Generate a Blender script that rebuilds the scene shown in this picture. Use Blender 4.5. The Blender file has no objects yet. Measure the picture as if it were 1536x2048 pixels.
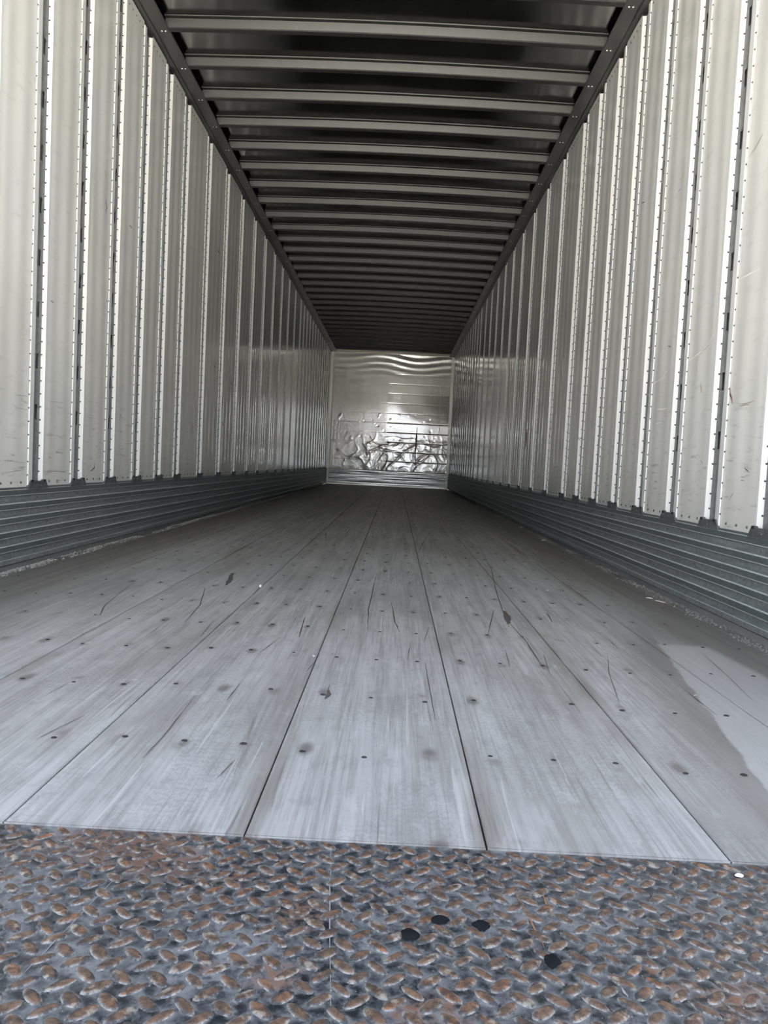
import bpy, bmesh, math, random
from mathutils import Vector, Matrix, noise
random.seed(7)
C = bpy.context.scene.collection
scene = bpy.context.scene

# ------------------------------------------------------------------ camera
yaw, pitch, roll = -0.01155, -0.05957, 0.04960
f = Vector((math.sin(yaw)*math.cos(pitch), math.cos(yaw)*math.cos(pitch), math.sin(pitch)))
r = Vector((math.cos(yaw), -math.sin(yaw), 0)); u = r.cross(f)
r2 = r*math.cos(roll)+u*math.sin(roll); u2 = -r*math.sin(roll)+u*math.cos(roll)
cam_d = bpy.data.cameras.new('camera'); cam = bpy.data.objects.new('camera', cam_d); C.objects.link(cam)
cam.matrix_world = Matrix(((r2.x,u2.x,-f.x,1.4168),(r2.y,u2.y,-f.y,0.0),(r2.z,u2.z,-f.z,0.4605),(0,0,0,1)))
cam_d.sensor_fit = 'HORIZONTAL'; cam_d.sensor_width = 36.0; cam_d.lens = 36.0*1612.9/1536
cam_d.clip_start = 0.02; cam_d.clip_end = 400
scene.camera = cam

# ------------------------------------------------------------------ sky
world = bpy.data.worlds.new('world'); scene.world = world; world.use_nodes = True
wn, wl = world.node_tree.nodes, world.node_tree.links
wn.clear()
w_out = wn.new('ShaderNodeOutputWorld'); w_bg = wn.new('ShaderNodeBackground')
w_tc = wn.new('ShaderNodeTexCoord'); w_sep = wn.new('ShaderNodeSeparateXYZ'); w_ramp = wn.new('ShaderNodeValToRGB')
wl.new(w_tc.outputs['Generated'], w_sep.inputs[0]); wl.new(w_sep.outputs['Z'], w_ramp.inputs[0])
w_ramp.color_ramp.elements[0].position = 0.0; w_ramp.color_ramp.elements[0].color = (0.92, 0.95, 1.0, 1)
w_ramp.color_ramp.elements[1].position = 0.9; w_ramp.color_ramp.elements[1].color = (0.60, 0.71, 0.92, 1)
wl.new(w_ramp.outputs[0], w_bg.inputs[0]); w_bg.inputs[1].default_value = 0.6
wl.new(w_bg.outputs[0], w_out.inputs[0])

# sun high over the nose of the trailer: it lights the concrete behind the doors, not the inside
sun_d = bpy.data.lights.new('sun', 'SUN'); sun_d.energy = 18.0; sun_d.angle = 0.0093; sun_d.color = (1.0, 0.95, 0.86)
sun = bpy.data.objects.new('sun', sun_d); C.objects.link(sun)
sun.rotation_euler = Vector((-0.25, -0.62, -0.95)).to_track_quat('-Z', 'Y').to_euler()

scene.view_settings.view_transform = 'Standard'
scene.view_settings.look = 'None'
scene.view_settings.gamma = 1.0
scene.view_settings.use_curve_mapping = False
scene.view_settings.exposure = 2.58

# ------------------------------------------------------------------ dimensions
W = 2.5; Y0 = 0.96; D = 16.65; H = 2.70; ROOF = 2.750

# ------------------------------------------------------------------ material helpers
class NT:
    def __init__(s, name, rough=0.5, metal=0.0, spec=0.5):
        s.m = bpy.data.materials.new(name); s.m.use_nodes = True
        s.n, s.l = s.m.node_tree.nodes, s.m.node_tree.links
        s.b = s.n['Principled BSDF']
        s.b.inputs['Roughness'].default_value = rough; s.b.inputs['Metallic'].default_value = metal
        s.b.inputs['Specular IOR Level'].default_value = spec
        s.tc = s.n.new('ShaderNodeTexCoord'); s.obj = s.tc.outputs['Object']
        s.geo = s.n.new('ShaderNodeNewGeometry'); s.pos = s.geo.outputs['Position']
    def put(s, sock, v):
        if hasattr(v, 'links'): s.l.new(v, sock)
        elif isinstance(v, (int, float)) and sock.type != 'VALUE': sock.default_value = (v, v, v, 1) if sock.type == 'RGBA' else (v, v, v)
        elif isinstance(v, tuple) and sock.type == 'RGBA' and len(v) == 3: sock.default_value = (*v, 1)
        else: sock.default_value = v
    def math(s, op, a, b=0.0, c=0.0, clamp=False):
        n = s.n.new('ShaderNodeMath'); n.operation = op; n.use_clamp = clamp
        for i, v in enumerate((a, b, c)): s.put(n.inputs[i], v)
        return n.outputs[0]
    def scale(s, vec, sc, off=(0, 0, 0)):
        n = s.n.new('ShaderNodeMapping'); s.put(n.inputs['Vector'], vec)
        n.inputs['Scale'].default_value = sc; n.inputs['Location'].default_value = off
        return n.outputs[0]
    def noise(s, vec, sc, detail=4.0, rough=0.55, dist=0.0):
        n = s.n.new('ShaderNodeTexNoise'); s.put(n.inputs['Vector'], vec)
        n.inputs['Scale'].default_value = sc; n.inputs['Detail'].default_value = detail
        n.inputs['Roughness'].default_value = rough; n.inputs['Distortion'].default_value = dist
        return n.outputs['Fac']
    def ramp(s, v, a, b, lo=0.0, hi=1.0, smooth=True):
        n = s.n.new('ShaderNodeMapRange'); n.interpolation_type = 'SMOOTHSTEP' if smooth else 'LINEAR'
        s.put(n.inputs[0], v)
        for i, x in enumerate((a, b, lo, hi)): s.put(n.inputs[i+1], x)
        return n.outputs[0]
    def mix(s, fac, a, b, mode='MIX'):
        n = s.n.new('ShaderNodeMix'); n.data_type = 'RGBA'; n.blend_type = mode; n.clamp_factor = True
        s.put(n.inputs[0], fac); s.put(n.inputs[6], a); s.put(n.inputs[7], b)
        return n.outputs[2]
    def sep(s, vec):
        n = s.n.new('ShaderNodeSeparateXYZ'); s.put(n.inputs[0], vec); return n.outputs
    def bump(s, h, strength=0.2, dist=0.002):
        n = s.n.new('ShaderNodeBump'); s.put(n.inputs['Height'], h)
        n.inputs['Strength'].default_value = strength; n.inputs['Distance'].default_value = dist
        s.l.new(n.outputs[0], s.b.inputs['Normal'])
    def color(s, v): s.put(s.b.inputs['Base Color'], v)
    def rough(s, v): s.put(s.b.inputs['Roughness'], v)

def mat_panel():
    k = NT('painted_panel', 0.16, 0.0, 0.6)
    big = k.noise(k.pos, 1.1, 3); fine = k.noise(k.scale(k.pos, (1, 3, 14)), 3.0, 5)
    c = k.mix(k.ramp(big, .3, .7), (.66, .655, .628), (.73, .73, .708))
    c = k.mix(k.ramp(fine, .55, .8, 0, .30), c, (.40, .385, .34))
    z = k.sep(k.pos)[2]
    low = k.ramp(z, .3, 1.0, 1, 0)
    rub = k.noise(k.scale(k.pos, (2, 9, 60)), 1.0, 5, .6)
    m = k.math('MULTIPLY', low, k.ramp(rub, .56, .72))
    c = k.mix(k.math('MULTIPLY', m, .55), c, (.16, .15, .135))
    k.color(c)
    k.rough(k.ramp(k.noise(k.pos, 5, 4), .3, .75, .09, .19))
    return k.m
def mat_white():
    k = NT('white_strip', 0.38); k.color((.80, .80, .78)); return k.m
def mat_galv(name, lo, hi, rough=.45, metal=.55):
    k = NT(name, rough, metal)
    sp = k.noise(k.pos, 55, 4, .7); big = k.noise(k.scale(k.pos, (1, 1.0, 2)), 5, 4, .6)
    c = k.mix(k.ramp(sp, .35, .65), lo, hi)
    c = k.mix(k.ramp(big, .55, .8, 0, .6), c, tuple(min(1, x*1.35) for x in hi))
    scr = k.noise(k.scale(k.pos, (30, 2.2, 30)), 2.0, 5, .7)
    c = k.mix(k.ramp(scr, .64, .72, 0, .6), c, (.55, .56, .55))
    k.color(c); k.rough(k.ramp(sp, .3, .7, rough-.08, rough+.12)); return k.m
def mat_plain(name, col, rough=.5, metal=0.0, var=.15, sc=8):
    k = NT(name, rough, metal)
    n = k.noise(k.pos, sc, 4)
    k.color(k.mix(n, tuple(c*(1-var) for c in col), tuple(c*(1+var) for c in col))); return k.m
def mat_roof():
    k = NT('roof_sheet', .14, 1.0)
    n = k.noise(k.pos, 2.0, 3)
    k.color(k.mix(n, (.28, .28, .272), (.35, .35, .34))); k.rough(k.ramp(n, .3, .7, .10, .20)); return k.m
def mat_front():
    k = NT('front_sheet', .34, .42, .5)
    k.b.inputs['Coat Weight'].default_value = 1.0; k.b.inputs['Coat Roughness'].default_value = .07; k.b.inputs['Coat IOR'].default_value = 2.7
    n = k.noise(k.pos, 2.5, 4); z = k.sep(k.pos)[2]
    c = k.mix(k.ramp(n, .35, .7), (.80, .765, .68), (.87, .845, .78))
    spot = k.noise(k.pos, 22, 5, .7)
    glints = k.math('MULTIPLY', k.ramp(spot, .56, .66), k.ramp(z, .5, 1.6, 1.0, 0.05))
    c = k.mix(glints, c, (.93, .92, .89))  # white specks painted in as glints, thicker low on the sheet
    dirt = k.noise(k.scale(k.pos, (1, 1, 2)), 9, 4, .6)
    c = k.mix(k.ramp(dirt, .66, .76, 0, .55), c, (.15, .13, .10))
    k.color(c)
    k.rough(k.math('ADD', k.ramp(n, .3, .7, .28, .38), k.math('MULTIPLY', glints, .10)))
    k.bump(k.noise(k.pos, 7, 3), .25, .01)
    return k.m
PITCH = 0.2972; SEAM0 = 0.0655
SCX, SCY, SC_Y0 = 0.0993, 0.3145, 1.262
def mat_wood():
    k = NT('weathered_hardwood', .5, 0.0, .55)
    x, y, z = k.sep(k.pos)
    board = k.n.new('ShaderNodeObjectInfo').outputs['Random']
    off = k.n.new('ShaderNodeCombineXYZ'); k.l.new(k.math('MULTIPLY', board, 31.0), off.inputs[1])
    va = k.n.new('ShaderNodeVectorMath'); va.operation = 'ADD'; k.l.new(k.pos, va.inputs[0]); k.l.new(off.outputs[0], va.inputs[1])
    P = va.outputs[0]
    streak = k.noise(k.scale(P, (22, .9, 1)), 1.0, 6, .62, .3)
    fine = k.noise(k.scale(P, (150, 3.5, 1)), 1.0, 5, .65)
    blotch = k.noise(k.scale(P, (3.2, 1.1, 1)), 1.0, 4, .6)
    c = k.mix(k.ramp(streak, .28, .72), (.215, .213, .21), (.365, .366, .367))
    c = k.mix(k.ramp(fine, .35, .75, 0, .55), c, (.46, .462, .465))
    c = k.mix(k.ramp(fine, .30, .50, .5, 0), c, (.20, .195, .185))
    c = k.mix(k.ramp(blotch, .44, .68, 0, .55), c, (.19, .182, .17))
    # ripple figure across the grain
    wv = k.n.new('ShaderNodeTexWave'); wv.bands_direction = 'Y'; k.l.new(k.scale(P, (3, 1, 1)), wv.inputs['Vector'])
    wv.inputs['Scale'].default_value = 18; wv.inputs['Distortion'].default_value = 9; wv.inputs['Detail'].default_value = 3; wv.inputs['Detail Scale'].default_value = 2.2
    fig = k.math('MULTIPLY', k.ramp(wv.outputs['Fac'], .55, .95), k.ramp(k.noise(k.scale(P, (5, 2, 1)), 1.0, 2), .45, .62))
    c = k.mix(k.math('MULTIPLY', fig, .28), c, (.16, .164, .172))
    mot = k.noise(k.scale(P, (30, 14, 1)), 1.0, 5, .7)
    c = k.mix(k.ramp(mot, .50, .72, 0, .45), c, (.17, .168, .163))
    c = k.mix(k.ramp(mot, .28, .46, .35, 0), c, (.47, .472, .475))
    # light scratches, dark long scuffs
    sl = k.noise(k.scale(P, (48, 1.6, 1), (3, 9, 0)), 1.0, 3, .5, .8)
    c = k.mix(k.ramp(sl, .66, .70, 0, .6), c, (.44, .44, .436))
    sd = k.noise(k.scale(P, (34, 1.0, 1), (13, 2, 0)), 1.0, 4, .55, 1.2)
    c = k.mix(k.ramp(sd, .66, .72, 0, .65), c, (.12, .115, .105))
    # grime round the screws (regular lattice) and along the board joints
    dx = k.math('MULTIPLY', k.math('SUBTRACT', k.math('FRACT', k.math('ADD', k.math('DIVIDE', k.math('SUBTRACT', x, .998), SCX), .5)), .5), SCX)
    dy = k.math('MULTIPLY', k.math('SUBTRACT', k.math('FRACT', k.math('ADD', k.math('DIVIDE', k.math('SUBTRACT', y, SC_Y0+.005), SCY), .5)), .5), SCY)
    d = k.math('SQRT', k.math('ADD', k.math('POWER', dx, 2.0), k.math('POWER', k.math('MULTIPLY', dy, .42), 2.0)))
    sm = k.math('MULTIPLY', k.ramp(d, .004, .019, 1, 0), k.ramp(k.noise(P, 9, 3), .42, .58))
    c = k.mix(k.math('MULTIPLY', sm, .75), c, (.10, .09, .08))
    ds = k.math('ABSOLUTE', k.math('MULTIPLY', k.math('SUBTRACT', k.math('FRACT', k.math('ADD', k.math('DIVIDE', k.math('SUBTRACT', x, SEAM0), PITCH), .5)), .5), PITCH))
    sj = k.math('MULTIPLY', k.ramp(ds, .002, .035, 1, 0), k.ramp(k.noise(k.scale(k.pos, (8, 1.4, 1)), 1.0, 3), .46, .68))
    c = k.mix(k.math('MULTIPLY', sj, .7), c, (.15, .135, .115))
    # traffic grime: the strips along both walls
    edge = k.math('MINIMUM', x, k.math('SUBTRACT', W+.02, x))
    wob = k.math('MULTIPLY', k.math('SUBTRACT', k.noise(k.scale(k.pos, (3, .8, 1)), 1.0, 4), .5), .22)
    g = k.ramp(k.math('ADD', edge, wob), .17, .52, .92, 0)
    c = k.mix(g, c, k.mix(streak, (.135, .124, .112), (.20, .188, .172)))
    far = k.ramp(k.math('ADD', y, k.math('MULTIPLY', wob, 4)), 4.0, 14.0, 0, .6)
    c = k.mix(far, c, (.36, .35, .325))  # deep end of the bed tinted paler to make up for weak light
    # wiped patch with a curved edge by the right wall
    yy = k.math('SUBTRACT', 2.2, y)
    curve = k.math('SUBTRACT', 2.165, k.math('MULTIPLY', yy, .165))
    side = k.math('ADD', k.math('SUBTRACT', x, curve), k.math('MULTIPLY', k.math('SUBTRACT', k.noise(k.pos, 9, 3), .5), .03))
    inside = k.math('MULTIPLY', k.ramp(side, -.003, .006), k.ramp(y, 2.20, 2.24, 1, 0))
    inside = k.math('MULTIPLY', inside, k.ramp(k.math('ADD', x, k.math('MULTIPLY', k.math('SUBTRACT', y, 2.2), .06)), 2.285, 2.32, 1, 0))
    band = k.math('MULTIPLY', k.math('MULTIPLY', k.ramp(side, -.16, -.02), k.ramp(side, -.004, .004, 1, 0)), k.ramp(y, 2.2, 2.5, 1, 0))
    c = k.mix(k.math('MULTIPLY', band, .62), c, (.14, .132, .12))
    c = k.mix(k.math('MULTIPLY', inside, .85), c, k.mix(fine, (.31, .31, .31), (.40, .402, .405)))
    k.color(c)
    k.rough(k.ramp(streak, .3, .7, .50, .40))
    hh = k.math('ADD', k.math('MULTIPLY', fine, .6), k.math('MULTIPLY', streak, .6))
    k.bump(hh, .35, .0015)
    return k.m
def mat_plate():
    k = NT('worn_tread_steel', .42, .35)
    n1 = k.noise(k.pos, 9, 5, .65); n2 = k.noise(k.pos, 85, 4, .7); n3 = k.noise(k.scale(k.pos, (1, 1.6, 1), (4, 1, 0)), 6, 5, .7)
    c = k.mix(k.ramp(n2, .35, .66), (.020, .023, .027), (.085, .092, .103))
    c = k.mix(k.ramp(n1, .46, .64, 0, .85), c, k.mix(k.ramp(n2, .3, .62), (.06, .066, .075), (.22, .23, .25)))
    c = k.mix(k.math('MULTIPLY', k.ramp(n3, .58, .66), k.ramp(n2, .38, .55)), c, (.19, .10, .06))
    x, y, z = k.sep(k.pos)
    def lat(v, o, p): return k.math('MULTIPLY', k.math('SUBTRACT', k.math('FRACT', k.math('ADD', k.math('DIVIDE', k.math('SUBTRACT', v, o), p), .5)), .5), p)
    hs = None
    for ox, oy, sg in ((1.632, .768, 1.0), (1.616, .7835, -1.0)):
        lx, ly = lat(x, ox, .0322), lat(y, oy, .0330)
        a = k.math('MULTIPLY', k.math('ADD', lx, k.math('MULTIPLY', ly, sg)), .5); b = k.math('MULTIPLY', k.math('SUBTRACT', lx, k.math('MULTIPLY', ly, sg)), 1.0)
        d = k.math('SQRT', k.math('ADD', k.math('POWER', a, 2.0), k.math('POWER', b, 2.0)))
        hs = d if hs is None else k.math('MINIMUM', hs, d)
    halo = k.math('MULTIPLY', k.ramp(hs, .0075, .0145, 1, 0), k.ramp(n2, .36, .60))
    c = k.mix(k.math('MULTIPLY', halo, .8), c, (.21, .215, .22))
    for bx, by, br in ((1.17, .905, .055), (1.345, .80, .035), (1.10, .93, .06), (1.33, .70, .03)):
        q = k.math('SQRT', k.math('ADD', k.math('POWER', k.math('SUBTRACT', x, bx), 2.0), k.math('POWER', k.math('SUBTRACT', y, by), 2.0)))
        c = k.mix(k.math('MULTIPLY', k.ramp(q, br*.2, br*1.3, .8, 0), k.ramp(n2, .42, .58)), c, (.20, .095, .052))
    sp = k.noise(k.pos, 260, 2, .5)
    c = k.mix(k.ramp(sp, .70, .76, 0, .8), c, (.40, .39, .36))
    k.color(c); k.rough(k.ramp(n2, .3, .7, .34, .58)); k.bump(n2, .4, .001)
    return k.m
def mat_lug():
    k = NT('rusty_lug', .45, .35)
    z = k.sep(k.obj)[2]
    n1 = k.noise(k.pos, 14, 4); n2 = k.noise(k.pos, 120, 4, .7); n3 = k.noise(k.pos, 60, 3, .6)
    skirt = k.mix(k.ramp(n2, .40, .66), (.05, .053, .058), (.30, .295, .285))
    rust = k.mix(k.ramp(n2, .3, .7), (.055, .042, .036), (.20, .125, .085))
    rust = k.mix(k.ramp(n1, .52, .68), rust, k.mix(k.ramp(n2, .4, .62), (.09, .055, .04), (.30, .135, .07)))
    rust = k.mix(k.ramp(n3, .56, .68, 0, .8), rust, (.36, .33, .29))
    top = k.ramp(k.math('ADD', z, k.math('MULTIPLY', k.math('SUBTRACT', n2, .5), .0022)), .0006, .0014)
    k.color(k.mix(top, skirt, rust)); k.rough(k.ramp(n3, .4, .7, .55, .3)); return k.m

M = dict(panel=mat_panel(), white=mat_white(),
    web=mat_galv('post_galvanised', (.13, .137, .143), (.22, .23, .24), .45, .5),
    flange=mat_plain('post_flange', (.60, .615, .61), .35, .0, .08),
    liner=mat_galv('scuff_liner_proud', (.12, .145, .15), (.18, .205, .212), .42, .45),
    liner2=mat_galv('scuff_liner_recess', (.19, .215, .22), (.31, .34, .345), .48, .4),
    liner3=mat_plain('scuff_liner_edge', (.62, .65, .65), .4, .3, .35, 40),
    bracket=mat_galv('bracket_steel', (.10, .11, .115), (.19, .20, .205), .5, .5),
    rivet=mat_plain('rivet_dark', (.13, .135, .14), .4, .6),
    rivet2=mat_plain('rivet_bright', (.85, .85, .83), .3, .2),
    dark=mat_plain('dark_gap', (.012, .012, .012), .8), skin=mat_plain('outer_skin', (.70, .70, .70), .35, .2),
    roof=mat_roof(), bow=mat_plain('bow_galvanised', (.042, .0413, .040), .42, .3, .12, 14),
    rail=mat_plain('rail_steel', (.12, .12, .117), .42, .6, .12, 6),
    front=mat_front(), cream=mat_plain('cream_header', (.90, .87, .76), .3, .1, .08),
    corner=mat_plain('corner_metal', (.78, .77, .72), .35, .3, .12),
    frontscuff=mat_plain('front_scuff', (.62, .62, .59), .22, .6, .35, 18),
    rust=mat_plain('rust', (.17, .10, .055), .7, .0, .4, 60), wood=mat_wood(),
    crack=mat_plain('crack_dirt', (.075, .067, .058), .9, 0, .4, 80),
    screw=mat_plain('screw_dark', (.045, .043, .04), .55, .4, .4, 200),
    plate=mat_plate(), lug=mat_lug(), blackpaint=mat_plain('black_paint', (.009, .010, .012), .85, 0, .3, 90),
    scuff=mat_plain('black_scuff', (.035, .033, .03), .7, 0, .4, 60), pale=mat_plain('pale_scratch', (.82, .81, .78), .4, 0, .05),
    faint=mat_plain('faint_scuff', (.30, .29, .26), .6, 0, .3, 60),
    red=mat_plain('red_smear', (.50, .33, .31), .5, 0, .15, 90), redbrown=mat_plain('red_brown', (.10, .03, .02), .6),
    grey_line=mat_plain('pale_line', (.24, .245, .25), .5, .1, .3, 140), orange_line=mat_plain('rust_line', (.22, .12, .065), .6, .1, .4, 140),
    dust=mat_plain('grit', (.36, .345, .32), .9, 0, .5, 120), dust2=mat_plain('dark_grit', (.20, .19, .175), .9, 0, .6, 120),
    paper=mat_plain('white_paper', (.82, .81, .78), .8, 0, .05), chip=mat_plain('wood_chip', (.62, .56, .46), .8, 0, .2, 60),
    ground=mat_plain('concrete', (.46, .45, .42), .85, 0, .15, 3), sub=mat_plain('subfloor', (.05, .045, .04), .8))

M['blackpaint'].node_tree.nodes['Principled BSDF'].inputs['Specular IOR Level'].default_value = .08
# ------------------------------------------------------------------ mesh helpers
class MB:
    def __init__(s): s.v = []; s.f = []; s.mi = []; s.sm = []
    def quad(s, a, b, c, d, mi=0, sm=False):
        i = len(s.v); s.v += [a, b, c, d]; s.f.append((i, i+1, i+2, i+3)); s.mi.append(mi); s.sm.append(sm)
    def box(s, x0, x1, y0, y1, z0, z1, mi=0):
        i = len(s.v)
        s.v += [(x, y, z) for z in (z0, z1) for y in (y0, y1) for x in (x0, x1)]
        for q in ((0, 2, 3, 1), (4, 5, 7, 6), (0, 1, 5, 4), (2, 6, 7, 3), (0, 4, 6, 2), (1, 3, 7, 5)):
            s.f.append(tuple(i+k for k in q)); s.mi.append(mi); s.sm.append(False)
    def grid(s, pts, mi=0, sm=True):
        i = len(s.v); nr, nc = len(pts), len(pts[0])
        for row in pts: s.v += row
        for a in range(nr-1):
            for b in range(nc-1):
                s.f.append((i+a*nc+b, i+a*nc+b+1, i+(a+1)*nc+b+1, i+(a+1)*nc+b)); s.mi.append(mi); s.sm.append(sm)
    def rivet(s, c, ax, rad, h, n=7, mi=0):
        ax = Vector(ax).normalized(); t = ax.orthogonal().normalized(); b = ax.cross(t); c = Vector(c); i = len(s.v)
        for rr, hh in ((rad, 0), (rad*.82, h*.6), (rad*.35, h)):
            for k in range(n):
                a = 2*math.pi*k/n; s.v.append(tuple(c+ax*hh+(t*math.cos(a)+b*math.sin(a))*rr))
        for j in range(2):
            for k in range(n):
                s.f.append((i+j*n+k, i+j*n+(k+1) % n, i+(j+1)*n+(k+1) % n, i+(j+1)*n+k)); s.mi.append(mi); s.sm.append(True)
        s.f.append(tuple(i+2*n+k for k in range(n))); s.mi.append(mi); s.sm.append(True)
    def mesh(s, name, mats, mirror=False):
        me = bpy.data.meshes.new(name)
        v = [(-p[0], p[1], p[2]) for p in s.v] if mirror else s.v
        fs = [tuple(reversed(q)) for q in s.f] if mirror else s.f
        me.from_pydata([tuple(p) for p in v], [], fs)
        for m in (mats if isinstance(mats, (list, tuple)) else [mats]): me.materials.append(m)
        me.polygons.foreach_set('material_index', s.mi); me.polygons.foreach_set('use_smooth', s.sm)
        me.update(); return me

def add(name, me, parent=None, loc=(0, 0, 0), rotz=0.0, **props):
    o = bpy.data.objects.new(name, me); C.objects.link(o)
    o.location = loc; o.rotation_euler = (0, 0, rotz)
    if parent is not None: o.parent = parent
    for k, v in props.items(): o[k] = v
    return o
def structure(name, me, loc=(0, 0, 0)): return add(name, me, None, loc, kind='structure')
def thing(name, me, label, cat, loc=(0, 0, 0), rotz=0, group=None, kind=None):
    o = add(name, me, None, loc, rotz, label=label, category=cat)
    if group: o['group'] = group
    if kind: o['kind'] = kind
    return o
def ribbon(pts, w, nrm, lift, jitter=.35):
    """thin tapered ribbon through 3-D points on a flat surface"""
    mb = MB(); n = Vector(nrm); P = [Vector(p) for p in pts]; out = []
    fine = []
    for a, b in zip(P, P[1:]):
        for k in range(5): fine.append(a.lerp(b, k/5))
    fine.append(P[-1]); L = len(fine)
    tot = (P[-1]-P[0]).length
    for i, p in enumerate(fine):
        t = (fine[min(i+1, L-1)]-fine[max(i-1, 0)]).normalized(); s_ = n.cross(t)
        ww = w*(.25+.75*math.sin(math.pi*min(max((i+.35)/(L-.3), 0), 1)))*random.uniform(1-jitter, 1+jitter)
        p = p+s_*random.uniform(-.85, .85)*jitter*w+n*lift
        out.append([tuple(p-s_*ww*.5), tuple(p+s_*ww*.5)])
    mb.grid(out, 0, False); return mb

# ------------------------------------------------------------------ floor
mb = MB(); mb.box(-.05, W+.05, Y0, D+.05, -.16, -.034); mb.box(-.05, W+.05, Y0, Y0+.02, -.34, -.16)
floor = structure('floor', mb.mesh('floor', M['sub']))
seams = [0.012, SEAM0] + [SEAM0+PITCH*i for i in range(1, 9)] + [W-.012]
seams[-2] = SEAM0+PITCH*8
butt = [6.1, 9.4, 7.2, 10.3, 8.8, 7.70, 9.9, 6.8, 8.1, 11.2]
for i in range(len(seams)-1):
    a, b = seams[i]+.0012, seams[i+1]-.0012
    for y0, y1 in ((Y0, butt[i]-.0012), (butt[i]+.0012, D-.01)):
        bv = .0016; dz = random.uniform(-.0006, .0004)
        mb = MB(); prof = [(a, -.034), (a, -bv), (a+bv, 0), (b-bv, 0), (b, -bv), (b, -.034)]
        for (xa, za), (xb, zb) in zip(prof, prof[1:]): mb.quad((xa, y0, za), (xb, y0, zb), (xb, y1, zb), (xa, y1, za))
        mb.quad((a, y0, -.034), (b, y0, -.034), (b, y0, -.0003), (a, y0, -.0003))
        add('plank', mb.mesh('plank', M['wood']), floor, (0, 0, dz))
# countersunk screws in rows over the crossmembers
def screw_mb(mb, c, rad, n=8):
    x, y, z = c; i = len(mb.v)
    for rr, zz in ((rad*1.0, .0002), (rad*.78, .0009), (rad*.55, .0003)):
        for k in range(n):
            a = 2*math.pi*k/n; mb.v.append((x+rr*math.cos(a), y+rr*math.sin(a)*.9, z+zz))
    for j in range(2):
        for k in range(n):
            mb.f.append((i+j*n+k, i+j*n+(k+1) % n, i+(j+1)*n+(k+1) % n, i+(j+1)*n+k)); mb.mi.append(0); mb.sm.append(False)
    mb.f.append(tuple(i+2*n+k for k in range(n))); mb.mi.append(0); mb.sm.append(False)
one = MB(); screw_mb(one, (0, 0, 0), .0053); screw_me = one.mesh('screw', M['screw'])
rest = MB(); ns = 0
for j in range(49):
    for i in range(-9, 15):
        x = .998+SCX*i
        if min(abs(x-s) for s in seams) < .012 or not .1 < x < 2.42: continue
        pair = 1 if (int((x-SEAM0)/PITCH)) % 2 else -1
        x += random.gauss(0, .0025); y = SC_Y0+SCY*j+pair*.012+random.gauss(0, .004)
        if random.random() < .05: continue
        vis = abs(x-1.4168) < .50*y+.02
        if ns < 300 and vis:
            o = add('screw', screw_me, floor, (x, y, 0)); o.scale = [random.uniform(.8, 1.15)]*3; ns += 1
        else: screw_mb(rest, (x, y, 0), random.uniform(.0055, .0085), 6)
add('screw_heads', rest.mesh('screw_heads', M['screw']), floor, kind='stuff')
CRACKS = [[(1.359,3.287),(1.354,2.512),(1.362,2.207)],[(0.989,5.184),(1.037,4.631)],[(0.930,2.234),(0.945,2.009)],[(1.123,1.622),(1.120,1.492)],
 [(1.056,1.513),(1.061,1.279),(1.058,1.185)],[(1.304,1.638),(1.303,1.532)],[(0.775,2.781),(0.838,2.449),(0.862,2.180)],[(0.512,2.844),(0.573,2.370),(0.613,2.221),(0.601,2.196)],
 [(1.426,2.671),(1.438,2.333),(1.452,2.196)],[(1.937,4.797),(1.879,3.679),(1.819,3.009),(1.785,2.547),(1.773,2.347)],[(1.784,2.425),(1.793,2.152),(1.786,1.859)],
 [(1.981,2.040),(1.939,1.868),(1.895,1.622)],[(2.038,2.241),(2.032,2.118)],[(2.074,1.787),(2.072,1.570)],[(2.258,2.141),(2.221,1.858),(2.195,1.694)],
 [(1.509,1.871),(1.510,1.678),(1.512,1.445)],[(1.763,2.629),(1.696,2.223)],[(1.535,2.286),(1.514,2.086)],[(1.936,2.633),(1.922,2.461)],[(1.814,2.014),(1.794,1.838)],
 [(0.808,2.201),(0.815,1.977)],[(1.174,2.338),(1.189,2.068)],[(1.141,2.056),(1.118,1.885)],[(1.554,4.191),(1.684,5.728)],[(1.721,2.047),(1.708,1.866)],
 [(1.117,5.680),(1.130,4.906)],[(0.900,1.369),(0.882,1.287),(0.872,1.238)],[(1.260,1.891),(1.245,1.726)],[(1.195,1.199),(1.183,1.120)],[(1.477,2.048),(1.468,1.887)]]
for cr in CRACKS:
    wd = .0017 if cr[0][1] < 2.3 else .0030
    add('crack', ribbon([(x, y, 0) for x, y in cr], wd, (0, 0, 1), .0006).mesh('crack', M['crack']), floor)
for (a, b, w) in (((0.794, 3.15), (0.833, 2.85), .018), ((1.795, 2.62), (1.779, 2.40), .020), ((1.305, 1.60), (1.303, 1.54), .007)):
    add('gouge', ribbon([(*a, 0), ((a[0]+b[0])/2+.004, (a[1]+b[1])/2, 0), (*b, 0)], w, (0, 0, 1), .0007, .12).mesh('gouge', M['crack']), floor)

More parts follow.
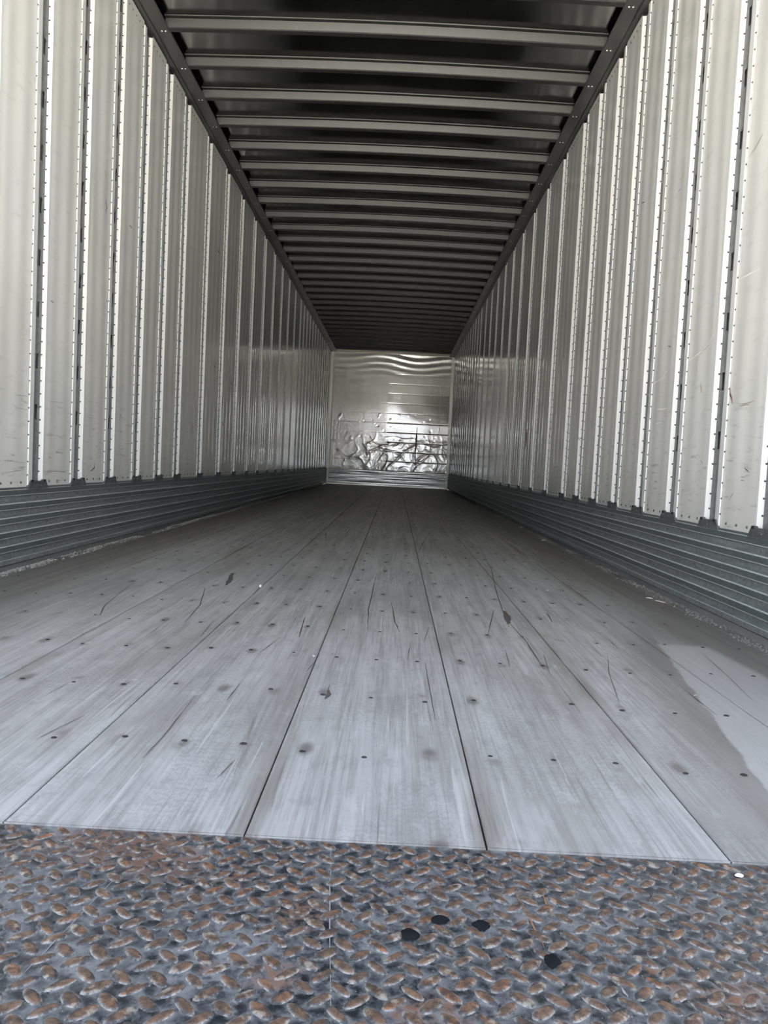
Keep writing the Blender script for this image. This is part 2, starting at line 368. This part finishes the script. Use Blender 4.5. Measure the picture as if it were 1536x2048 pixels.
# ------------------------------------------------------------------ side walls
POSTS = [3.19+.4064*k for k in range(-5, 6)]
POSTS += [POSTS[-1]+.609*k for k in range(1, 11)]
POSTS += [POSTS[-1]+.4064*k for k in range(1, 13)]
FAR = .030                 # far lip of the recessed channel, measured from the post's own y
WEB0 = FAR-.092
ZP0, ZP1 = .300, 2.688     # panel bottom and top
DEP = .0145
def post_mesh(mirror):
    mb = MB(); z0, z1 = ZP0+.004, 2.672
    # flange (slightly proud, bevelled towards the door), lip, web with keyhole slots, sloped far face
    pf = [(.0006, WEB0-.0376), (.0044, WEB0-.0362), (.0050, WEB0-.006), (.0030, WEB0), (-DEP, WEB0+.002)]
    for k, ((xa, ya), (xb, yb)) in enumerate(zip(pf, pf[1:])): mb.quad((xa, ya, z0), (xb, yb, z0), (xb, yb, z1), (xa, ya, z1), (0, 1, 1, 1)[k])
    ya, yb = WEB0+.002, FAR-.002; yc = FAR-.034
    def strip(y0, y1, za, zb): mb.quad((-DEP, y0, za), (-DEP, y1, za), (-DEP, y1, zb), (-DEP, y0, zb), 2)
    zz = z0; s0 = .567
    while s0 < 2.6:
        strip(ya, yb, zz, s0)
        for (w, lo, hi) in ((.0060, s0, s0+.046), (.0100, s0+.046, s0+.060)):
            strip(ya, yc-w, lo, hi); strip(yc+w, yb, lo, hi)
        mb.quad((-DEP-.012, yc-.012, s0-.004), (-DEP-.012, yc+.012, s0-.004), (-DEP-.012, yc+.012, s0+.064), (-DEP-.012, yc-.012, s0+.064), 3)
        # turned lips beside the slot
        for sgn in (-1, 1):
            mb.quad((-DEP, yc+sgn*.0060, s0), (-DEP+.0015, yc+sgn*.0085, s0), (-DEP+.0015, yc+sgn*.0085, s0+.046), (-DEP, yc+sgn*.0060, s0+.046), 2)
        zz = s0+.060; s0 += .2003
    strip(ya, yb, zz, z1)
    mb.quad((-DEP, FAR-.002, z0), (.0025, FAR+.002, z0), (.0025, FAR+.002, z1), (-DEP, FAR-.002, z1), 0)
    mb.quad((.0025, FAR+.002, z0), (.0028, FAR+.012, z0), (.0028, FAR+.012, z1), (.0025, FAR+.002, z1), 1)
    mb.quad((.0028, FAR+.012, z0), (-.001, FAR+.0165, z0), (-.001, FAR+.0165, z1), (.0028, FAR+.012, z1), 1)
    return mb.mesh('post', [M['white'], M['flange'], M['web'], M['dark']], mirror)
def post_rivets(mb, y):
    n = 0; z = ZP0+.05
    while z < 2.64:
        mb.rivet((.0012, y+WEB0-.0385, z), (.8, -.6, 0), .0036, .003)
        mb.rivet((-.0118, y+FAR-.0014, z+.012), (.2, -.98, 0), .0034, .0035)
        z += .0515
def panel_mesh(w, mirror, seed):
    mb = MB(); nu, nv = 22, 26; rows = []
    for j in range(nv+1):
        z = ZP0+(ZP1-ZP0)*j/nv; row = []
        for i in range(nu+1):
            uu = i/nu; y = w*uu; e = min(uu, 1-uu); env = min(1, e*8)*min(1, j/2, (nv-j)/2)
            x = .0011*math.sin(2*math.pi*(y/.13+.2*noise.noise(Vector((seed, z*.8, 0)))))
            x += .0018*noise.noise(Vector((y*3+seed*7, z*1.2, seed)))+.0008*noise.noise(Vector((y*9+seed*3, z*5, seed)))
            row.append((x*env, y, z))
        rows.append(row)
    mb.grid(rows)
    return mb.mesh('wall_panel', M['panel'], mirror)
def liner_profile():
    p = [(-.004, .306), (.006, .304), (.007, .298)]
    z = .298; mats = [0, 0]
    for k in range(5):
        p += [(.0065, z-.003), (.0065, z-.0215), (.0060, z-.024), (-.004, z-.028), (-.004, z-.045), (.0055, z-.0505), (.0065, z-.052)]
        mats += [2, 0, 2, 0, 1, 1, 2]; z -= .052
    p += [(.0065, .020), (.002, .016)]; mats += [1, 0]
    return p, mats
def build_wall(side):
    mir = side == 'right'; X = W if mir else 0.0; sg = -1 if mir else 1
    mb = MB(); mb.box(-.055, -.036, Y0, D+.11, -.16, ROOF+.03)
    wall = structure('wall_'+side, mb.mesh('wall_'+side, M['skin'], mir), (X, 0, 0))
    pm = post_mesh(mir); cache = {}
    edges = [Y0+.02-FAR-.017]+POSTS+[D+.02+.110]
    riv = MB(); rtop = MB()
    for i, (a, b) in enumerate(zip(edges, edges[1:])):
        y0 = a+FAR+.0165; y1 = b+WEB0-.0375
        w = round(y1-y0, 3)
        if w < .05: continue
        key = (w, i % 4)
        if key not in cache: cache[key] = panel_mesh(y1-y0, mir, i % 4+1+(9 if mir else 0))
        add('wall_panel', cache[key], wall, (0, y0, 0))
        n = 3 if w < .35 else 5
        for k in range(n):
            riv.rivet((.0005, y0+(k+.5)*(y1-y0)/n*.9+.012, ZP0+.022), (1, 0, 0), .0050, .004)
        n = 5 if w < .35 else 9
        for k in range(n): riv.rivet((.0005, y0+(k+.5)*(y1-y0)/n, ZP1-.040), (1, 0, 0), .0050, .0025)
    br = MB(); t = .0095
    outl = [(-.092, .296), (.092, .296), (.070, .325), (.062, .331), (.046, .331), (.040, .326), (-.040, .326), (-.046, .331), (-.062, .331), (-.070, .325)]
    i0 = len(br.v)
    br.v += [(t, y, z) for y, z in outl]+[(0, y, z) for y, z in outl]; n = len(outl)
    br.f.append(tuple(range(n))); br.mi.append(0); br.sm.append(False)
    for k in range(n):
        br.f.append((k, n+k, n+(k+1) % n, (k+1) % n)); br.mi.append(0); br.sm.append(False)
    for yy in (-.055, .055): br.box(t-.001, t+.0015, yy-.009, yy+.009, .322, .330, 1)
    bm_ = br.mesh('bracket', [M['bracket'], M['dark']], mir)
    for y in POSTS:
        add('post', pm, wall, (0, y, 0)); add('bracket', bm_, wall, (0, y-.018, 0)); post_rivets(riv, y)
        riv.rivet((.0045, y-.020, .262), (1, 0, 0), .0045, .003); riv.rivet((.0095, y-.02, .310), (1, 0, 0), .004, .003)
        riv.rivet((-.004, y+.10, .158), (1, 0, 0), .004, .003)
    add('rivet_rows', riv.mesh('rivet_rows', M['rivet'], mir), wall, kind='stuff')
    prof, pmats = liner_profile(); mb = MB(); ny = 60
    for k in range(len(prof)-1):
        rows = []
        for j in range(ny+1):
            y = Y0+.02+(D-.03-Y0-.02)*j/ny
            row = []
            for (x, z) in prof[k:k+2]:
                row.append((x+.0014*noise.noise(Vector((y*1.3, z*20, sg))), y, z+.0012*noise.noise(Vector((y*1.7, z*9, sg+5)))))
            rows.append(row)
        mb.grid(rows, pmats[k], False)
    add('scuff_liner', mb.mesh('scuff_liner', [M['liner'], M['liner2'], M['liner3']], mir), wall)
    return wall, sg
wall_left, _ = build_wall('left')
wall_right, _ = build_wall('right')

LEFT = [[(3.806,1.754),(3.828,1.721)],[(3.823,1.624),(3.845,1.601),(3.835,1.565)],[(4.164,1.608),(4.211,1.604)],[(4.122,0.648),(4.103,0.611)],
 [(5.579,0.680),(5.578,0.594)],[(3.731,0.357),(3.780,0.376),(3.778,0.399)],[(3.866,1.172),(3.893,1.165)],[(3.257,1.049),(3.290,1.044)],
 [(6.140,1.999),(6.226,1.989)],[(6.147,1.143),(6.216,1.130)],[(6.790,1.076),(6.873,1.062)],[(2.978,0.646),(3.072,0.650)],[(2.980,0.601),(3.073,0.598)],
 [(3.277,0.646),(3.403,0.649)],[(7.245,0.520),(7.559,0.516)],[(4.204,0.499),(4.324,0.500)],[(4.227,0.414),(4.336,0.420)],[(4.195,0.595),(4.303,0.596)],
 [(3.297,0.363),(3.456,0.359)],[(2.894,0.406),(3.072,0.396)],[(2.915,0.361),(3.073,0.369)]]
RIGHT = [[(3.337,1.610),(3.302,1.617)],[(3.120,1.517),(3.098,1.517)],[(3.847,1.730),(3.791,1.717)],[(3.335,0.996),(3.291,0.988)],[(2.889,0.530),(2.868,0.517)],
 [(3.055,0.408),(3.042,0.422),(3.046,0.390)],[(3.472,0.344),(3.450,0.337),(3.448,0.358)],[(6.146,1.542),(6.060,1.583)],[(3.485,0.495),(3.466,0.473)],
 [(3.257,0.568),(3.279,0.556)],[(5.505,1.234),(5.480,1.048)],[(6.374,0.706),(6.436,0.684)],[(5.503,1.551),(5.432,1.472)],[(3.015,0.752),(3.004,0.769)],
[(2.523,0.505),(2.485,0.489)],[(2.545,0.465),(2.515,0.463)],[(2.616,0.399),(2.590,0.425)],
 [(3.984,0.401),(3.912,0.395)],[(4.886,0.691),(4.811,0.659)]]
def wall_marks(wall, sg, lst, name, m, w):
    for pts in lst:
        pts = [(sg*.0022, y, z) for y, z in pts]
        L = (Vector(pts[-1])-Vector(pts[0])).length
        add(name, ribbon(pts, w*min(1.6, max(.5, L/.06)), (sg, 0, 0), 0).mesh(name, m), wall)
wall_marks(wall_left, 1, LEFT[:11], 'scuff_mark', M['scuff'], .0055)
wall_marks(wall_left, 1, LEFT[11:], 'scuff_mark', M['faint'], .0016)
wall_marks(wall_right, -1, RIGHT, 'scuff_mark', M['scuff'], .0040)
wall_marks(wall_right, -1, [[(2.667,1.50),(2.62,1.512),(2.574,1.535)],[(2.614,0.708),(2.55,.704),(2.484,0.707)],[(2.60,.700),(2.52,.698)]], 'scuff_mark', M['faint'], .0022)
wall_marks(wall_right, -1, [[(6.828,0.816),(6.800,0.735),(6.815,0.656)]], 'rust_slit', M['redbrown'], .028)
wall_marks(wall_right, -1, [[(3.112,0.902),(3.021,0.909),(2.937,0.924),(2.885,0.943),(2.848,0.970)],[(3.503,0.855),(3.376,0.869),(3.308,0.896)],[(3.415,0.744),(3.291,0.740)],[(3.419,0.684),(3.337,0.686)],[(2.667,1.111),(2.524,1.113)]], 'scratch', M['pale'], .0030)
wall_marks(wall_right, -1, [[(2.990,0.877),(2.990,0.850)],[(2.938,0.809),(2.928,0.771)],[(2.688,0.775),(2.663,0.724)],[(2.676,0.750),(2.649,0.710)]], 'red_smear', M['red'], .010)
wall_marks(wall_left, 1, [[(6.52,.735),(6.56,.705)]], 'rust_spot', M['rust'], .03)

# ------------------------------------------------------------------ ceiling, bows, rails
BOWS = [4.4109+.4064*k for k in range(-8, 30)]
def arch(x): return .018*math.sin(math.pi*min(max(x/W, 0), 1))
mb = MB(); rows = []
nx, ny = 40, 340
for j in range(ny+1):
    y = Y0+(D-Y0)*j/ny; row = []
    for i in range(nx+1):
        x = W*i/nx; t = ((y-BOWS[0])/.4064) % 1.0
        amp = .5+.8*max(0, noise.noise(Vector((x*.7, y*.5, 3)))+.3)+(2.2 if y > 13.5 else 0)
        z = ROOF+arch(x)+.0022*amp*math.sin(math.pi*t)*(1 if noise.noise(Vector((x*.9, math.floor((y-BOWS[0])/.4064)*3.1, 0))) > -.1 else -1) \
            + .0022*noise.noise(Vector((x*1.6, y*3.0, 7)))*math.sin(math.pi*t)
        row.append((x, y, z))
    rows.append(list(reversed(row)))
mb.grid(rows)
mb.box(-.055, W+.055, Y0, D+.11, ROOF+.035, ROOF+.05)
ceiling = structure('ceiling', mb.mesh('ceiling', M['roof']))
def bow_mesh():
    mb = MB(); nx = 24; R0, R1 = .088, W-.088
    pf = [(-.060, ROOF-.0005), (-.058, ROOF-.006), (-.034, ROOF-.007), (-.022, H+.006), (-.018, H+.001), (.018, H+.001), (.022, H+.006), (.030, ROOF-.006), (.052, ROOF-.004)]
    for (ya, za), (yb, zb) in zip(pf, pf[1:]):
        rows = []
        for i in range(nx+1):
            x = R0+(R1-R0)*i/nx; k = arch(x)-arch(R0)
            e = arch(R0)
            kink = .0012*noise.noise(Vector((x*9, ya*40, 2)))
            rows.append([(x, ya+kink, za+(k+e if za > H+.02 else k)), (x, yb+kink, zb+(k+e if zb > H+.02 else k))])
        mb.grid(rows, 0, False)
    return mb.mesh('roof_bow', M['bow'])
bow_me = bow_mesh()
for y in BOWS: add('roof_bow', bow_me, ceiling, (0, y, 0))
def rail(n, mir):
    mb = MB()
    pf = [(-.036, H-.004), (.0, H-.004), (.022, H-.004), (.026, H+.003), (.030, H+.003), (.032, H-.002), (.098, H-.001), (.101, H+.004), (.098, H+.012), (-.036, H+.020)]
    for (xa, za), (xb, zb) in zip(pf, pf[1:]): mb.quad((xa, Y0, za), (xb, Y0, zb), (xb, D, zb), (xa, D, za))
    o = structure('trim_%d' % n, mb.mesh('rail', M['rail'], mir), (W if mir else 0, 0, 0))
    rv = MB()
    for y in BOWS:
        for x in (.058, .078): rv.rivet((x, y+.006, H-.0015), (0, 0, -1), .0052, .004, 8)
    add('rivet_pairs', rv.mesh('rivet_pairs', M['rivet2'], mir), o, kind='stuff')
rail(1, False); rail(2, True)

# ------------------------------------------------------------------ front (far) wall
mb = MB(); mb.box(-.055, W+.055, D+.10, D+.12, -.16, ROOF+.05)
front = structure('wall_front', mb.mesh('wall_front', M['skin']))
rnd = random.Random(3)
DENTS = []   # x, z, rx, rz, depth
for k in range(70):
    DENTS.append((rnd.uniform(.15, 2.3), rnd.uniform(.35, 1.55), rnd.uniform(.015, .045), rnd.uniform(.015, .05), rnd.choice((-1, 1))*rnd.uniform(.0015, .004)))
def front_h(x, z):
    sm = lambda a, b, t: (lambda q: q*q*(3-2*q))(min(1, max(0, (t-a)/(b-a))))
    h = .004*noise.noise(Vector((x*.8, z*.9, 4)))-.055
    up = sm(1.25, 2.0, z)
    ridge = math.sqrt((x-1.32)**2+.02)
    h += .066-.050*ridge*(1 if x < 1.32 else up)-(0 if x < 1.32 else .0071*(1-up))         # both halves fall away from the middle
    h += .040*max(0, 1.0-z)*sm(1.0, 1.5, x)
    top = max(0, (z-2.2)/.5)
    h += .0035*top*math.sin(z*48+2.2*math.sin(x*4.2+.5)+.8*x)*(.25+.75*min(1, max(0, x-.5)))
    low = sm(1.45, .9, z) if False else min(1, max(0, (1.2-z)/.45))
    rid = (1-abs(noise.noise(Vector((x*2.1+.3, z*2.4, 9)))))**14
    rid2 = (1-abs(noise.noise(Vector((x*3.4, z*3.0+4, 3)))))**16
    rid3 = (1-abs(noise.noise(Vector((x*6.5+2, z*5.0, 13)))))**16
    h += low*(.0065*rid+.005*rid2+.002*rid3)*min(1, .35+max(0, x-.3))
    h += low*.0012*noise.noise(Vector((x*9, z*9, 2)))
    for (px, pz, rx, rz, dp) in DENTS:
        q = ((x-px)/rx)**2+((z-pz)/rz)**2
        if q < 1: h += dp*(1-math.sqrt(q))**1.3
    return h
ZF = [.318+.198*i for i in range(12)]+[2.735]
for i, (za, zb) in enumerate(zip(ZF, ZF[1:])):
    for (xa, xb, nx) in ((.03, 2.262, 200), (2.268, 2.47, 18)):
        nz = 20; rows = []
        for j in range(nz+1):
            z = za+.0012+(zb-za-.0024)*j/nz; row = []
            for k in range(nx+1):
                x = xa+(xb-xa)*k/nx
                y = D-front_h(x, z)+(.0 if xa < 1 else -.006)
                if j in (0, nz): y += .0010*(1.0 if x > 1.2 else .2)*(2.2 if z < 1.5 else .6)
                row.append((x, y, z))
            rows.append(row)
        mb = MB(); mb.grid(rows); add('panel', mb.mesh('panel', M['front']), front)
mb = MB(); nx = 80; pf = []
z = .316
for k in range(6): pf += [(-.004, z), (-.012, z-.010), (-.012, z-.026), (-.004, z-.036)]; z -= .050
pf += [(-.004, .010)]
for (da, za), (db, zb) in zip(pf, pf[1:]):
    rows = []
    for i in range(nx+1):
        x = .03+(W-.06)*i/nx
        dn = .003*noise.noise(Vector((x*1.6, za*25, 1)))
        dm = .003*noise.noise(Vector((x*1.6, zb*25, 1)))
        rows.append([(x, D+da+dn, za+dn*.4), (x, D+db+dm, zb+dm*.4)])
    mb.grid(rows, 0, False)
add('scuff_liner', mb.mesh('scuff_liner', M['frontscuff']), front)
mb = MB(); mb.box(.06, W-.06, D-.035, D+.03, 2.705, 2.724); mb.box(.06, W-.06, D-.045, D+.03, 2.727, 2.75)
add('header', mb.mesh('header', M['cream']), front)
for x0, x1 in ((-.01, .045), (W-.045, W+.01)):
    mb = MB(); mb.box(x0, x1, D-.05, D-.03, .004, 2.69); mb.box(x0+.012, x1-.012, D-.056, D-.05, .004, 2.69)
    add('corner_post', mb.mesh('corner_post', M['corner']), front)
add('rust_slit', ribbon([(1.815, D-.03, 1.24), (1.812, D-.03, 1.0), (1.805, D-.035, .8), (1.81, D-.035, .72)], .028, (0, -1, 0), .012, .2).mesh('rust_slit', M['rust']), front)
add('crack', ribbon([(1.815, D-.035, .72), (1.82, D-.035, .55), (1.822, D-.035, .36)], .014, (0, -1, 0), .012, .2).mesh('crack', M['dark']), front)

# ------------------------------------------------------------------ tread plate at the door
PX0, PX1, PY0, PY1 = -.06, 2.56, -.30, Y0+.0002
ZPL = -.0035
mb = MB(); mb.box(PX0, PX1, PY0, PY1, ZPL-.012, ZPL)
plate = thing('tread_plate', mb.mesh('tread_plate', M['plate']), 'rusty dark steel diamond tread plate at the trailer doorway', 'plate')
def lug_into(mb, cx, cy, ang, z0=0.0, n=12):
    i = len(mb.v); ca, sa = math.cos(ang), math.sin(ang)
    for (L, wd, z) in ((.0150, .0066, -.0004), (.0126, .0050, .0008), (.0090, .0031, .0016)):
        for k in range(n):
            a = 2*math.pi*k/n; c_, s_ = math.cos(a), math.sin(a)
            lx = L*math.copysign(abs(c_)**.95, c_); ly = wd*math.copysign(abs(s_)**1.15, s_)
            mb.v.append((cx+lx*ca-ly*sa, cy+lx*sa+ly*ca, z0+z))
    for j in range(2):
        for k in range(n):
            mb.f.append((i+j*n+k, i+j*n+(k+1) % n, i+(j+1)*n+(k+1) % n, i+(j+1)*n+k)); mb.mi.append(0); mb.sm.append(True)
    mb.f.append(tuple(i+2*n+k for k in range(n))); mb.mi.append(0); mb.sm.append(False)
lugs = []
for i in range(-55, 35):
    for j in range(-34, 8):
        for k in (0, 1):
            x = 1.632+.0322*i-.016*k; y = .768+.0330*j+.0155*k
            if PX0+.02 < x < PX1-.02 and PY0+.02 < y < PY1-.006: lugs.append((y, x, k))
one = MB(); lug_into(one, 0, 0, 0); lug_me = one.mesh('lug', M['lug'])
vis = [l for l in lugs if .60 < l[0] and abs(l[1]-1.4168-.012) < .47*(l[0]+.06)]
vis.sort(); near = set(vis[:300]); far_lugs = MB()
for (y, x, k) in lugs:
    ang = math.radians(45 if k == 0 else -45)+random.gauss(0, .03)
    if (y, x, k) in near:
        o = add('lug', lug_me, plate, (x, y, ZPL), ang); o.scale = (random.uniform(.88, 1.12), random.uniform(.85, 1.2), random.uniform(.8, 1.15))
    else: lug_into(far_lugs, x, y, ang)
add('far_lugs', far_lugs.mesh('far_lugs', M['lug']), plate, (0, 0, ZPL), kind='stuff')
for (x, y, rx, ry) in ((1.454, .774, .011, .0100), (1.486, .802, .011, .0090), (1.527, .796, .010, .0095), (1.589, .744, .009, .0125)):
    mb = MB(); n = 14; mb.v.append((0, 0, .0026)); ph = random.random()
    for rr, zz in ((.75, .0022), (1.0, .0003)):
        for k in range(n):
            a = 2*math.pi*k/n; q = .92*rr*(1+.45*noise.noise(Vector((math.cos(a)*1.3+x*90, math.sin(a)*1.3, 0)))); mb.v.append((rx*q*math.cos(a), ry*q*math.sin(a), zz))
    for k in range(n):
        mb.f.append((0, 1+k, 1+(k+1) % n)); mb.f.append((1+k, 1+n+k, 1+n+(k+1) % n, 1+(k+1) % n)); mb.mi += [0, 0]; mb.sm += [True, True]
    add('paint_spot', mb.mesh('paint_spot', M['blackpaint']), plate, (x, y, ZPL))
for pts, w, m in (([(1.362, .95), (1.372, .80), (1.387, .64)], .0012, 'grey_line'), ([(1.109, .661), (1.122, .75), (1.135, .847)], .0011, 'grey_line'),
        ([(1.572, .862), (1.579, .81), (1.586, .763)], .0024, 'orange_line'), ([(1.602, .866), (1.603, .84), (1.604, .817)], .0024, 'orange_line'), ([(1.646, .708), (1.648, .695)], .003, 'grey_line')):
    add('streak', ribbon([(x, y, ZPL) for x, y in pts], w, (0, 0, 1), .0008, .5).mesh('streak', M[m]), plate)

# ------------------------------------------------------------------ grit and litter
def grit(name, x0, x1, m, label, seed, n):
    rg = random.Random(seed); mb = MB()
    for k in range(n):
        y = Y0+.4+(12-Y0)*rg.random()**1.7; x = x0+(x1-x0)*rg.random()**(1.8 if x0 < 1 else .55)
        if noise.noise(Vector((x*20, y*5, seed))) < rg.uniform(-.35, .25): continue
        s = rg.uniform(.0012, .0042)*(1 if rg.random() < .93 else 1.7); i = len(mb.v)
        a = rg.uniform(0, 6.28)
        for q in range(3): mb.v.append((x+s*math.cos(a+q*2.1), y+s*1.4*math.sin(a+q*2.1), -.0002))
        mb.v.append((x+rg.uniform(-.3, .3)*s, y, s*rg.uniform(.5, 1.1)))
        for q in ((0, 1, 3), (1, 2, 3), (2, 0, 3)): mb.f.append(tuple(i+t for t in q)); mb.mi.append(0); mb.sm.append(False)
    thing(name, mb.mesh(name, m), label, 'grit', kind='stuff')
grit('grit', .014, .065, M['dust'], 'pale gritty dust swept along the foot of the left wall', 1, 9000)
grit('grit', W-.075, W-.014, M['dust2'], 'dark crumbly grit along the foot of the right wall', 2, 9000)
def splinter(loc, L, w, rot, label, m='chip', name='wood_splinter', cat='splinter'):
    mb = MB(); n = 6; rows = []
    for i in range(n+1):
        t = i/n; ww = w*(.3+.7*math.sin(math.pi*(t*.8+.12))); x = L*(t-.5); yb = .06*L*math.sin(3*t); h = .0012+.003*math.sin(math.pi*t)
        rows.append([(x, yb-ww, .0003), (x, yb-ww*.3, h), (x, yb+ww*.4, h*.9), (x, yb+ww, .0003)])
    mb.grid(rows, 0, False)
    thing(name, mb.mesh(name, M[m]), label, cat, loc, rot, 'wood splinters along the right wall')
splinter((2.425, 2.985, .0008), .055, .0035, 2.0, 'pale wood splinter by the right wall, longest of three in the grit')
splinter((2.443, 2.885, .0008), .030, .003, 1.1, 'short pale splinter in the grit, nearest the doorway on the right')
splinter((2.405, 3.055, .0008), .028, .0025, 2.6, 'short pale splinter in the grit, deepest of the right-hand three')
def scrap(loc, sx, sy, rot, label, name='paper_scrap', cat='paper', m='paper', h=.004):
    mb = MB(); rows = []; q = random.Random(loc[0])
    for j in range(5):
        row = []
        for i in range(5):
            e = 1+.25*q.uniform(-1, 1)*(i in (0, 4) or j in (0, 4))
            row.append(((i/4-.5)*sx*e, (j/4-.5)*sy*e, .0006+h*(.5+.5*math.sin(i*1.7+j))*q.uniform(.2, 1)*(0 if (i == 2 and j == 2) else 1)))
        rows.append(row)
    mb.grid(rows, 0, True)
    grp = None if m != 'paper' else ('paper shreds along the right wall' if sx > .05 else 'white flecks on the planks')
    thing(name, mb.mesh(name, M[m]), label, cat, loc, rot, grp)
def pebble(loc, s, label, m='paper'):
    bm = bmesh.new(); bmesh.ops.create_icosphere(bm, subdivisions=2, radius=1)
    for v in bm.verts:
        k = 1+.25*noise.noise(v.co*1.6+Vector(loc)); v.co = Vector((v.co.x*s[0]*k, v.co.y*s[1]*k, (v.co.z*k+.9)*s[2]))
    me = bpy.data.meshes.new('pebble'); bm.to_mesh(me); bm.free(); me.materials.append(M[m])
    for p in me.polygons: p.use_smooth = True
    thing('pebble', me, label, 'pebble', loc)
pebble((.958, 2.842, 0), (.005, .008, .006), 'small white pebble on the planks left of the middle seams')
pebble((1.845, .928, ZPL), (.005, .003, .0022), 'white chip on the tread plate beside the far right plank edge')
scrap((2.135, 4.154, .0003), .014, .02, .4, 'tiny white paper fleck deep on the right-hand planks')
scrap((2.03, 3.114, .0003), .010, .012, 1.2, 'tiny white fleck on the right planks, nearer the door than its twin')
scrap((1.247, 1.868, .0003), .006, .008, .2, 'tiny white fleck lying in the dark seam left of centre')
scrap((2.440, 5.42, .0003), .10, .03, 1.4, 'flat pale shred of paper against the right wall liner, nearer of two')
scrap((2.462, 6.556, .0003), .09, .02, 1.5, 'flat pale shred of paper against the right wall liner, farther of two')
scrap((2.079, 1.702, .0003), .012, .005, .8, 'pale curl of shaving on the dark smear by the wiped patch', 'wood_shaving', 'shaving', 'chip', .003)

# ------------------------------------------------------------------ outside ground under the doorway
mb = MB(); mb.quad((-40, -60, -1.25), (40, -60, -1.25), (40, 40, -1.25), (-40, 40, -1.25))
mb.box(PX0, PX1, PY0+.02, Y0-.002, -1.25, ZPL-.0125)
structure('ground', mb.mesh('ground', M['ground']))
